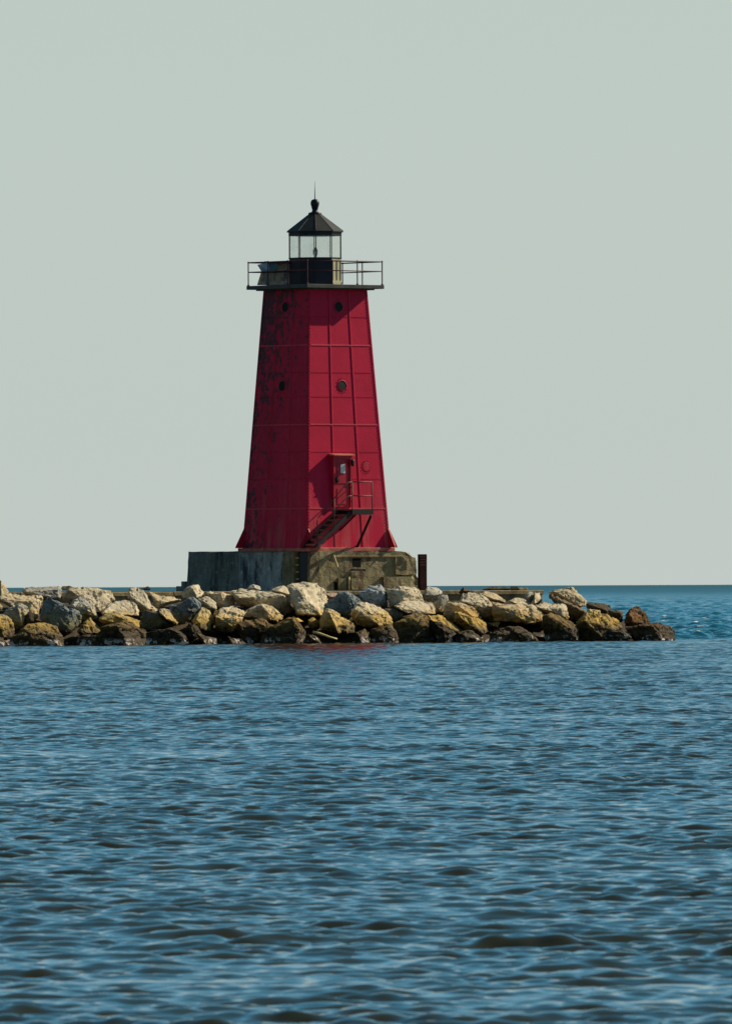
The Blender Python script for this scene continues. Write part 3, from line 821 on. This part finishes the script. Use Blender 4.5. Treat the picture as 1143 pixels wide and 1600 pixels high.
# door box with hood
def face0(u, y, z): return Vector((u, y, z))
zb_, zt_ = zy(793), zy(713)
yf = -half(zb_) - .11              # the vertical front plane of the door box
uL, uR = -.79, .17
bm = bmesh.new()
def doorbox(u0, u1, z0, z1, yfront, back=.15):
    hexa(bm, [(u0, yfront, z0), (u1, yfront, z0), (u1, -half(z0) + back, z0), (u0, -half(z0) + back, z0),
              (u0, yfront, z1), (u1, yfront, z1), (u1, -half(z1) + back, z1), (u0, -half(z1) + back, z1)])
doorbox(uL, uL + .10, zb_, zt_, yf); doorbox(uR - .10, uR, zb_, zt_, yf); doorbox(uL + .1, uR - .1, zt_ - .12, zt_, yf)
build('door_frame', bm, MAT['redplain'], LH)
bm = bmesh.new()
doorbox(uL + .105, uR - .105, zb_ + .01, zt_ - .125, yf + .05)
for z0, z1 in ((.12, .75), (.95, 1.75)):
    box(bm, uL + .22, uR - .22, yf + .035, yf + .06, zb_ + z0, zb_ + z1)
door = build('door', bm, MAT['redplain'], LH)
bm = bmesh.new()
box(bm, uL + .15, uL + .23, yf - .03, yf + .049, zb_ + .98, zb_ + 1.18)
box(bm, uL + .13, uL + .30, yf - .05, yf - .031, zb_ + 1.06, zb_ + 1.10)
build('handle', bm, MAT['stair'], door)
bm = bmesh.new()
box(bm, -.41, -.19, yf + .015, yf + .031, zy(740), zy(726))
nt = build('notice', bm, MAT['paper'], door); nt['label'] = 'small white notice on the red door'
bm = bmesh.new()
hexa(bm, [(uL - .06, yf - .12, zt_ + .003), (uR + .06, yf - .12, zt_ + .003), (uR + .06, -half(zt_) + .1, zt_ + .003), (uL - .06, -half(zt_) + .1, zt_ + .003),
          (uL - .06, yf - .12, zt_ + .05), (uR + .06, yf - .12, zt_ + .05), (uR + .06, -half(zt_) + .1, zt_ + .10), (uL - .06, -half(zt_) + .1, zt_ + .10)])
build('door_hood', bm, MAT['rim'], LH)
bm = bmesh.new()
lathe(bm, [(.03, zt_ - .42), (.075, zt_ - .36), (.08, zt_ - .2), (.05, zt_ - .14)], 10, (uR - .06, yf - .09))
build('door_lamp', bm, MAT['stair'], LH)

# landing, stairs, rails
LU0, LU1, LP = -.62, .42, 1.02
zl = zy(797)
yw = -half(zl)
yo = yw - LP
bm = bmesh.new()
box(bm, LU0, LU1, yo, yw + .05, zl - .04, zl)                    # floor plate
land = build('landing', bm, MAT['tread'], LH)
bm = bmesh.new()
box(bm, LU0, LU1, yo - .05, yo - .003, zl - .20, zl + .005)
box(bm, LU1 + .003, LU1 + .045, yo - .05, yw + .05, zl - .20, zl + .005)
box(bm, LU0 + .1, LU0 + .15, yo, yw + .05, zl - .18, zl - .043)
build('landing_beam', bm, MAT['stair'], land)
bm = bmesh.new()
tube(bm, [(LU1 - .02, yo + .02, zl - .24), (LU1 - .02, -half(.1) - .02, .08)], .055, 6)
tube(bm, [(LU0 + .2, yo + .02, zl - .24), (LU0 + .2, -half(.8) - .01, .75)], .03, 6)
build('landing_brace', bm, MAT['stair'], land)
run, rise = 1.72, zl - .06
def stringer(y):
    bm = bmesh.new()
    pts = [(LU0, zl - .005), (LU0, zl - .22), (LU0 - run - .05, .02), (LU0 - run - .25, .02)]
    a = [bm.verts.new((u, y - .025, z)) for u, z in pts]; b = [bm.verts.new((u, y + .025, z)) for u, z in pts]
    bm.faces.new(a); bm.faces.new(b[::-1])
    for k in range(4):
        j = (k + 1) % 4; bm.faces.new((a[k], a[j], b[j], b[k]))
    return bm
stairs = empty('stairs', (0, 0, 0)); stairs.parent = LH
build('stringer', stringer(yo + .02), MAT['stair'], stairs)
build('stringer', stringer(yw - .24), MAT['stair'], stairs)
for k in range(1, 8):
    z = zl - k * (zl / 8.0)
    u = LU0 - (run + .12) * k / 8.0
    bm = bmesh.new()
    box(bm, u - .13, u + .13, yo + .048, yw - .268, z - .07, z)
    build('tread', bm, MAT['tread'], stairs)
rails = empty('stair_railing', (0, 0, 0)); rails.parent = LH
def pipe(pts, r=.022):
    bm = bmesh.new(); tube(bm, pts, r, 8); build('pipe', bm, MAT['stairrail'], rails, True)
rh = zy(754) - zl
yr = yo - .03
pipe([(LU0 + .02, yr, zl - .2), (LU0 + .02, yr, zl + rh)])
pipe([(LU1, yr, zl - .2), (LU1, yr, zl + rh)])
pipe([(LU0 + .02, yr, zl + rh), (LU1, yr, zl + rh)]); pipe([(LU0 + .02, yr, zl + rh / 2), (LU1, yr, zl + rh / 2)])
pipe([(LU1, yr, zl + rh), (LU1, yw - .12, zl + rh)]); pipe([(LU1, yr, zl + rh / 2), (LU1, yw - .08, zl + rh / 2)])
ub = LU0 - run - .05
for f_, zo in ((1.0, rh), (.5, rh * .55)):
    pipe([(LU0 + .02, yr, zl + rh * f_), (LU0 - .18, yr, zl + rh * f_ - .02), (LU0 - .34, yr, zl + rh * f_ - .14),
          (ub + .08, yr, .16 + zo), (ub, yr, zo), (ub, yr, .1)])
pipe([(LU0 - .9, yr, zl - .75), (LU0 - .9, yr, zl + rh - .66)], .018)

# gallery deck
ZD0, ZD1 = HZ, zy(445.5)
GD = 153.6 / 2 / S
bm = bmesh.new()
prism(bm, [(-GD, -GD), (GD, -GD), (GD, GD), (-GD, GD)], ZD0 + .015, ZD1)
bmesh.ops.bevel(bm, geom=bm.edges[:], offset=.012, segments=1, affect='EDGES')
prism(bm, [(-GD + .28, -GD + .28), (GD - .28, -GD + .28), (GD - .28, GD - .28), (-GD + .28, GD - .28)], ZD0 - .035, ZD0 + .012)
gal = build('gallery_deck', bm, MAT['deck'], LH)
# gallery railing
GR = GD - .06
zt1, zt2 = ZD1 + (445.5 - 409) / S, ZD1 + (445.5 - 424) / S
railr = empty('gallery_railing', (0, 0, 0)); railr.parent = LH
corners = [(-GR, -GR), (GR, -GR), (GR, GR), (-GR, GR)]
for k in range(4):
    a = Vector((*corners[k], 0)); b = Vector((*corners[(k + 1) % 4], 0))
    for j in range(3):
        p = a.lerp(b, j / 3)
        bm = bmesh.new()
        tube(bm, [(p.x, p.y, ZD1 - .02), (p.x, p.y, zt1 + .03)], .024, 8)
        lathe(bm, [(.05, ZD1 - .01), (.05, ZD1 + .03), (.03, ZD1 + .05)], 8, (p.x, p.y))
        lathe(bm, [(.02, zt1 - .03), (.038, zt1), (.02, zt1 + .045)], 8, (p.x, p.y))
        build('post', bm, MAT['rail'], railr, False)
    for zz, rr in ((zt1, .026), (zt2, .022)):
        bm = bmesh.new(); tube(bm, [(a.x, a.y, zz), (b.x, b.y, zz)], rr, 8)
        build('rail', bm, MAT['rail'], railr, True)

# lantern room: ten sided
LR = 42.5 / S
N10 = 10
base_ang = R(-90 + 20) - TA        # a facet normal, in the tower's local frame
va = [base_ang + R(18) + k * R(36) for k in range(N10)]
def ring10(r, z): return [Vector((r * math.cos(t), r * math.sin(t), z)) for t in va]
lant = empty('lantern_room', (0, 0, ZD1)); lant.parent = LH
def dz(py): return (445.5 - py) / S
zp, zg1, zr0 = dz(403.5), dz(367.5), dz(362)
def facet_panel(bm, k, r0, r1, z0, z1, inset=0.0, out=0.0):
    """slab on facet k between ring radii"""
    A, B = ring10(r0, z0), ring10(r1, z0)
    j = (k + 1) % N10
    a0, a1 = A[k].lerp(A[j], inset), A[j].lerp(A[k], inset); b0, b1 = B[k].lerp(B[j], inset), B[j].lerp(B[k], inset)
    up = Vector((0, 0, z1 - z0))
    hexa(bm, [a0, a1, b1, b0, a0 + up, a1 + up, b1 + up, b0 + up])
bm = bmesh.new()
for k in range(N10):
    if k == 0: continue
    facet_panel(bm, k, LR, LR - .05, .0, zp)
build('parapet', bm, MAT['lantern'], lant)
# the facet on the right is the door to the gallery
bm = bmesh.new()
facet_panel(bm, 0, LR - .002, LR - .05, 0, zp - .002)
facet_panel(bm, 0, LR + .05, LR + .001, 0, .14)
ld = build('gallery_door', bm, MAT['olive'], lant); ld['label'] = 'sunlit olive painted door panel of the lantern room'
bm = bmesh.new()
for f0, f1 in ((.06, .12), (.47, .54), (.88, .94)):
    A = ring10(LR, .2); j = 1
    a, b = A[0].lerp(A[j], f0), A[0].lerp(A[j], f1)
    n = ((A[0] + A[j]) / 2); n.z = 0; n.normalize()
    hexa(bm, [a + n * .002, b + n * .002, b + n * .018, a + n * .018] + [q + Vector((0, 0, zp - .32)) for q in (a + n * .002, b + n * .002, b + n * .018, a + n * .018)])
build('door_batten', bm, MAT['deck'], ld)
bm = bmesh.new()
A, B = ring10(LR + .03, 0), None
for k in range(N10): facet_panel(bm, k, LR + .025, LR - .06, zp, zp + .035)
build('glazing_sill', bm, MAT['black'], lant)
bm = bmesh.new()
for k in range(N10): facet_panel(bm, k, LR + .02, LR - .06, zg1, zr0 - .002)
build('glazing_head', bm, MAT['black'], lant)
for k in range(N10):
    bm = bmesh.new()
    p = ring10(LR - .012, 0)[k]
    tube(bm, [(p.x, p.y, zp + .02), (p.x, p.y, zg1 + .02)], .019, 6)
    build('mullion', bm, MAT['black'], lant)
    bm = bmesh.new()
    facet_panel(bm, k, LR - .022, LR - .030, zp + .036, zg1 - .001, .02)
    build('glass_pane', bm, MAT['glass'], lant)
# roof
bm = bmesh.new()
E = 46.0 / S
for k in range(N10):
    pass
r0 = [bm.verts.new(p) for p in ring10(E, zr0)]
r1 = [bm.verts.new(p) for p in ring10(E, zr0 + .035)]
r2 = [bm.verts.new(p) for p in ring10(10.5 / S, dz(334))]
bm.faces.new(r0[::-1]); bm.faces.new(r2)
for a, b in ((r0, r1), (r1, r2)):
    for k in range(N10): bm.faces.new((a[k], a[(k + 1) % N10], b[(k + 1) % N10], b[k]))
rf = build('roof', bm, MAT['roof'], lant)
for k in range(N10):
    bm = bmesh.new()
    tube(bm, [ring10(E - .005, zr0 + .040)[k], ring10(10 / S, dz(333.9))[k]], .012, 6)
    build('ridge', bm, MAT['black'], rf)
bm = bmesh.new()
k_ = 1 / S
lathe(bm, [(10.5 * k_, dz(334.2)), (10 * k_, dz(331.5)), (5.0 * k_, dz(330)), (4.2 * k_, dz(327)), (5.0 * k_, dz(325)), (5.6 * k_, dz(322)), (6.6 * k_, dz(319)),
           (6.9 * k_, dz(316)), (6.2 * k_, dz(313)), (4.5 * k_, dz(311)), (1.4 * k_, dz(310))], 18)
build('ventilator_ball', bm, MAT['black'], lant, True)
bm = bmesh.new()
tube(bm, [(0, 0, dz(311)), (0, 0, dz(298)), (0, 0, dz(282))], [.020, .014, .005], 6)
build('lightning_rod', bm, MAT['rail'], lant, True)
# beacon inside
bm = bmesh.new()
lathe(bm, [(.10, .0), (.03, .05), (.03, zp + .05), (.09, zp + .10), (.14, zp + .20), (.14, zp + .34), (.08, zp + .42), (.02, zp + .46)], 12, (-.02, -.05))
for v in bm.verts: v.co.x *= .7; v.co.y *= .7
build('beacon', bm, MAT['beacon'], lant, True)

# ------------------------------------------------------------------ shelter with panels on the gallery (left rear)
def gal_pt(px, py, depth):
    """world point at the depth of the tower centre + depth"""
    return P(px, py, TY + depth)
sh_o = gal_pt(428, 445.0, -.2)
SH = empty('equipment_shelter', sh_o, 0)
def shq(name, pts, th, mat, lab=None):
    """solid polygon panel: (px,py,depth) front outline, th metres thick to the rear"""
    bm = bmesh.new()
    a = [bm.verts.new(gal_pt(x, y, d) - sh_o) for x, y, d in pts]
    b = [bm.verts.new(gal_pt(x, y, d) - sh_o + Vector((.02, th, 0))) for x, y, d in pts]
    bm.faces.new(a); bm.faces.new(b[::-1]); n = len(pts)
    for k in range(n):
        j = (k + 1) % n; bm.faces.new((a[k], a[j], b[j], b[k]))
    o = build(name, bm, mat, SH)
    if lab: o['label'] = lab
shq('body', [(401.5, 444.8, .1), (452, 444.8, -.2), (452, 410, -.2), (414, 409, 0), (408, 424, .05)], .55, MAT['shed'])
shq('blue_panel', [(401.8, 413.5, -.30), (408.2, 424, -.12), (420, 423, -.36), (419, 409.5, -.42)], .03, MAT['panel'], 'pale blue tilted panel at the top left')
shq('teal_panel', [(421.5, 422.5, -.37), (430.5, 421.5, -.42), (433, 411, -.45), (422, 409.7, -.43)], .03, MAT['teal'])
shq('roof_edge', [(413, 410.2, -.45), (413, 407.8, -.45), (452, 408.9, -.5), (452, 410.8, -.5)], 1.0, MAT['rail'])
shq('leg', [(415.5, 444.5, -.36), (418.5, 444.5, -.36), (419.5, 423, -.40), (417, 423, -.40)], .05, MAT['teal'])
shq('crossbar', [(408, 424.2, -.40), (452, 422.8, -.50), (452, 425.2, -.50), (408, 426.4, -.40)], .05, MAT['stair'])
tag(SH, 'weathered brown shelter with tilted blue panel on the gallery left of the lantern', 'shelter')

# ------------------------------------------------------------------ concrete foundation
def FX(px, dpt): return P(px, 900, dpt).x
zf0, zf1 = 2.02, P(494, 861.5, TY).z
c_, s_ = math.cos(TA), math.sin(TA)
UV = lambda u, v: (u, v)
FD = empty('concrete_foundation', (base_c.x, base_c.y, 2.06), TA)
tag(FD, 'cracked weathered concrete foundation block under the red lighthouse', 'foundation')
ztop = base_c.z - .10 - 2.06
# local frame: x along the sunlit face, y to the rear left
fh = HB + .18
u_of = lambda px, v: (((px - 494.0) / S) + math.sin(TA) * v) / math.cos(TA)       # local u for a pixel column at local v
v_of = lambda px, u: (math.cos(TA) * u - (px - 494.0) / S) / math.sin(TA)         # local v for a pixel column at local u
Fv = -fh
uR_ = u_of(655, Fv)
def rough(bm, cuts, amp, seed, keep_top=True, corner=None):
    bmesh.ops.triangulate(bm, faces=bm.faces[:])
    for k in range(cuts):
        es = [e for e in bm.edges if e.calc_length() > .22]
        if not es: break
        bmesh.ops.subdivide_edges(bm, edges=es, cuts=1)
        bmesh.ops.triangulate(bm, faces=[f for f in bm.faces if len(f.verts) > 3])
    bm.normal_update()
    mv = []
    for v in bm.verts:
        p = v.co + Vector((seed, seed * 2, 0))
        n = noise.fractal(p * 1.5, .9, 2.0, 5)
        a = amp
        if corner: a += corner(v.co)
        mv.append(v.normal * (n * a - (a - amp) * .9))
    for v, m in zip(bm.verts, mv):
        if v.co.z < .02: m.z = 0
        v.co += m
uN = u_of(484.5, Fv)               # right lip of the notch
# main block (right of the ladder notch) — sunlit side
bm = bmesh.new()
prism(bm, [(uN, Fv), (uR_, Fv), (uR_, fh + .3), (uN + 1.25, fh + .3), (uN + 1.25, Fv + .14), (uN, Fv + .14)], 0, ztop)
rough(bm, 6, .035, 3, corner=lambda p: .34 * max(0, min(1, (p.x - uR_ + .95) / .95)) * max(0, min(1, (p.z - .1) / .8)) * (1.15 if p.y < Fv + 1 else .3))
build('block', bm, MAT['conc_brown'], FD)
# left block of the shaded face, in two pours
uLf = uN - .002
v373 = v_of(373, uLf); v293 = v_of(286.5, uLf - .0)
vN = v_of(459, uLf)
bm = bmesh.new()
prism(bm, [(uN - .004, vN), (uN - .004, v373), (uN - .55 + .55 + 1.5 - 1.504 - .001, v373), (uN - .005, v373)][:2] + [(uN + 1.2, v373), (uN + 1.2, vN)], 0, ztop + .01)
rough(bm, 6, .03, 9)
o = build('block', bm, MAT['conc_grey'], FD); o['label'] = 'mottled blue grey middle block'
bm = bmesh.new()
prism(bm, [(uN + .06, v373 + .01), (uN + .06, v293), (uN + 1.5, v293), (uN + 1.5, v373 + .01)], 0, ztop + .02)
for v in bm.verts:
    if v.co.z > .5 and v.co.y > v293 - .1: v.co.y -= .18
rough(bm, 6, .022, 21)
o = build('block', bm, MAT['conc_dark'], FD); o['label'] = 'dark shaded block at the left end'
for k, (pxa, pyt) in enumerate(((271.5, 911.0), (279.5, 903.5))):
    bm = bmesh.new()
    vb = v_of(pxa, uN + .1)
    box(bm, uN + .1, uN + 1.3, v293 + .01, vb, 0, (918.5 - pyt) / S + .02)
    bmesh.ops.bevel(bm, geom=bm.edges[:], offset=.02, segments=1, affect='EDGES')
    st = build('step', bm, MAT['conc_dark'], FD)
    if k == 1:
        for v in st.data.vertices: v.co.x += .012
# dark notch lining
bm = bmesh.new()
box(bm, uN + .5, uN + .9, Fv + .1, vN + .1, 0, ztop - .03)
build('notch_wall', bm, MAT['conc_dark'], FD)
# brown lip of the middle block beside the notch
bm = bmesh.new()
prism(bm, [(uN - .03, vN - .02), (uN - .03, v_of(442, uN)), (uN + .35, v_of(442, uN)), (uN + .35, vN - .02)], 0, ztop - .08)
rough(bm, 5, .03, 14)
o = build('lip', bm, MAT['conc_brown'], FD); o['label'] = 'brown crumbling edge beside the ladder'
# broken ledge, pipes and black plates painted as shaded hollows on the sunlit face
def fpx(px, py, out=.0):
    v = Fv - out
    return Vector((u_of(px, v), v, (918.6 - py) / S))
def fbox(name, pxa, pxb, pya, pyb, out, mat, lab=None, bev=.02, rg=None):
    bm = bmesh.new()
    a, b = fpx(pxa, pyb, out), fpx(pxb, pya, out)
    box(bm, a.x, b.x, Fv - out, Fv + .12, max(a.z, .0), b.z)
    if rg: rough(bm, 4, rg, pxa)
    elif bev: bmesh.ops.bevel(bm, geom=bm.edges[:], offset=bev, segments=1, affect='EDGES')
    o = build(name, bm, mat, FD)
    if lab: o['label'] = lab
fbox('recess_shade_plate', 551, 564, 868, 882, .012, MAT['hollow_shade'], 'small black plate painted as the shade of a square opening')
fbox('ledge', 549, 578, 900, 917, .22, MAT['conc_brown'], None, .02, .02)
fbox('broken_lump', 549, 570, 889, 899, .12, MAT['conc_brown'], None, .02, .06)
fbox('pilaster', 529, 541, 899, 917.5, .10, MAT['conc_brown'], None, .02, .02)
fbox('pilaster', 599, 641, 897, 917.5, .16, MAT['conc_brown'], None, .02, .03)
fbox('coping', 520, 617, 863.8, 866.5, .05, MAT['pier'], None, .01)
fbox('hollow_shade_plate', 522, 528, 905, 917, .015, MAT['hollow_shade'], None, .004)  # black plate on the face, painted shade of a hollow
fbox('hollow_shade_plate', 548, 571, 885, 891, .04, MAT['hollow_shade'], None, .004)
fbox('broken_lump', 618, 650, 866, 893, .10, MAT['conc_brown'], None, .02, .10)
bm = bmesh.new()
a, b = fpx(521, 863, .10), fpx(527, 882, .30)
tube(bm, [a, b], .045, 6); build('timber_prop', bm, MAT['wood'], FD)
bm = bmesh.new()
tube(bm, [fpx(545, 897, .14), fpx(545, 917.5, .16)], .04, 8); build('pipe', bm, MAT['wood'], FD, True)

# ladder and fender posts in the notch
LD = empty('steel_ladder', (base_c.x, base_c.y, 2.06), TA)
tag(LD, 'dark steel ladder set in the notch of the concrete foundation', 'ladder')
lx = uN + .12
lv0, lv1 = v_of(460.5, lx), v_of(468, lx)
for v_ in (lv0, lv1):
    bm = bmesh.new(); tube(bm, [(lx, v_, .0), (lx, v_, ztop + .18)], .022, 6); build('side_rail', bm, MAT['stair'], LD)
for k in range(6):
    bm = bmesh.new(); z = (918.6 - (911 - k * 11.5 * .95)) / S
    if z > ztop: break
    tube(bm, [(lx - .02, lv0, z), (lx - .02, lv1, z)], .034, 6); build('rung', bm, MAT['wood'], LD)
FP = empty('fender_post', (base_c.x, base_c.y, 2.06), TA)
bm = bmesh.new()
va_, vb_ = v_of(468.5, uN + .05), v_of(484, uN + .05)
box(bm, uN + .02, uN + .30, vb_, va_, 0, ztop - .01)
bmesh.ops.bevel(bm, geom=bm.edges[:], offset=.03, segments=2, affect='EDGES')
build('timber', bm, MAT['black'], FP)
bm = bmesh.new()
lathe(bm, [(.15, ztop), (.15, ztop + .1), (.09, ztop + .14), (.09, ztop + .24), (.13, ztop + .27), (.10, ztop + .36), (.03, ztop + .38)], 12, (uN + .2, (va_ + vb_) / 2 - .1))
build('bollard_cap', bm, MAT['black'], FP, True)
tag(FP, 'black fender post with a round cap between ladder and sunlit concrete', 'post')
bp = P(453, 862, TY - 2.4); bp.z = 2.06 + ztop + .01
BL = None
bm = bmesh.new()
lathe(bm, [(.11, -.02), (.11, .05), (.06, .09), (.06, .17), (.09, .20), (.05, .26)], 12)
o = build('mooring_bollard', bm, MAT['black'], None, True)
bl_loc = Vector((base_c.x, base_c.y, 0)) + Matrix.Rotation(TA, 3, 'Z') @ Vector((uN + .22, v_of(453, uN + .22), 0))
o.location = (bl_loc.x, bl_loc.y, 2.06 + ztop + .01)
tag(o, 'small black mooring bollard on the shaded edge of the foundation', 'bollard')

# steel pile right of the foundation
sp = P(659.5, 921, 461.5)
SP = empty('steel_pile', (sp.x, sp.y, 1.2), R(20))
hz_ = P(659.5, 866, 461.5).z - 1.2
bm = bmesh.new()
box(bm, -.14, .14, -.15, -.12, 0, hz_)
box(bm, -.14, .14, .12, .15, 0, hz_)
box(bm, -.012, .012, -.119, .119, 0, hz_)
build('beam', bm, MAT['rust'], SP)
bm = bmesh.new()
for k in range(4):
    box(bm, -.145, .145, -.158, -.152, hz_ - .12 - k * .11, hz_ - .08 - k * .11)
build('weld_band', bm, MAT['tread'], SP)
tag(SP, 'dark rusty steel pile standing upright right of the foundation', 'pile')

# driftwood between the boulders
bm = bmesh.new()
a = PB(390 + 805 / 8.164, 900 + 715 / 8.164, 449.9); b = PB(390 + 1112 / 8.164, 900 + 805 / 8.164, 449.6)
tube(bm, [a, a.lerp(b, .3) + Vector((0, 0, .02)), a.lerp(b, .7) - Vector((0, 0, .01)), b], [.05, .045, .04, .035], 8)
o = build('driftwood', bm, MAT['wood'], None, True)
tag(o, 'bleached driftwood pole leaning between dark boulders just over the water', 'driftwood')
# lump on the pier cap at the far left
def lump(pts, Y0, label, colr, name='stone'):
    ROCKS.append(None)
    make_rock(900 + len(ROCKS), 0, [((x) * 8.1643, (y - 900) * 8.1643) for x, y in pts], [], Y0, .2, colr, .3, label)
lump([(219, 920.5), (227, 916.8), (231, 915.6), (234.5, 918), (235, 920.5)], 459, 'tiny dark stone alone on the pier cap near the left', DRK)
lump([(95, 920), (97, 915.5), (108, 915.2), (114, 917.5), (113, 921)], 458.6, 'flat brown stone on the pier cap above pale boulders at left', BRN)
lump([(752, 920.5), (770, 916.3), (790, 917), (800, 920.5)], 459.5, 'long flat brown slab lying on the pier right of the steel pile', BRN)
lump([(795, 921), (798, 916), (808, 916.2), (812, 921)], 459.8, 'small dark slab on the pier beside a pale stone', DRK)
lump([(809, 921), (814, 917), (822, 918), (825, 922)], 459.9, 'small pale stone at the right end of the slabs on the pier', TAN)
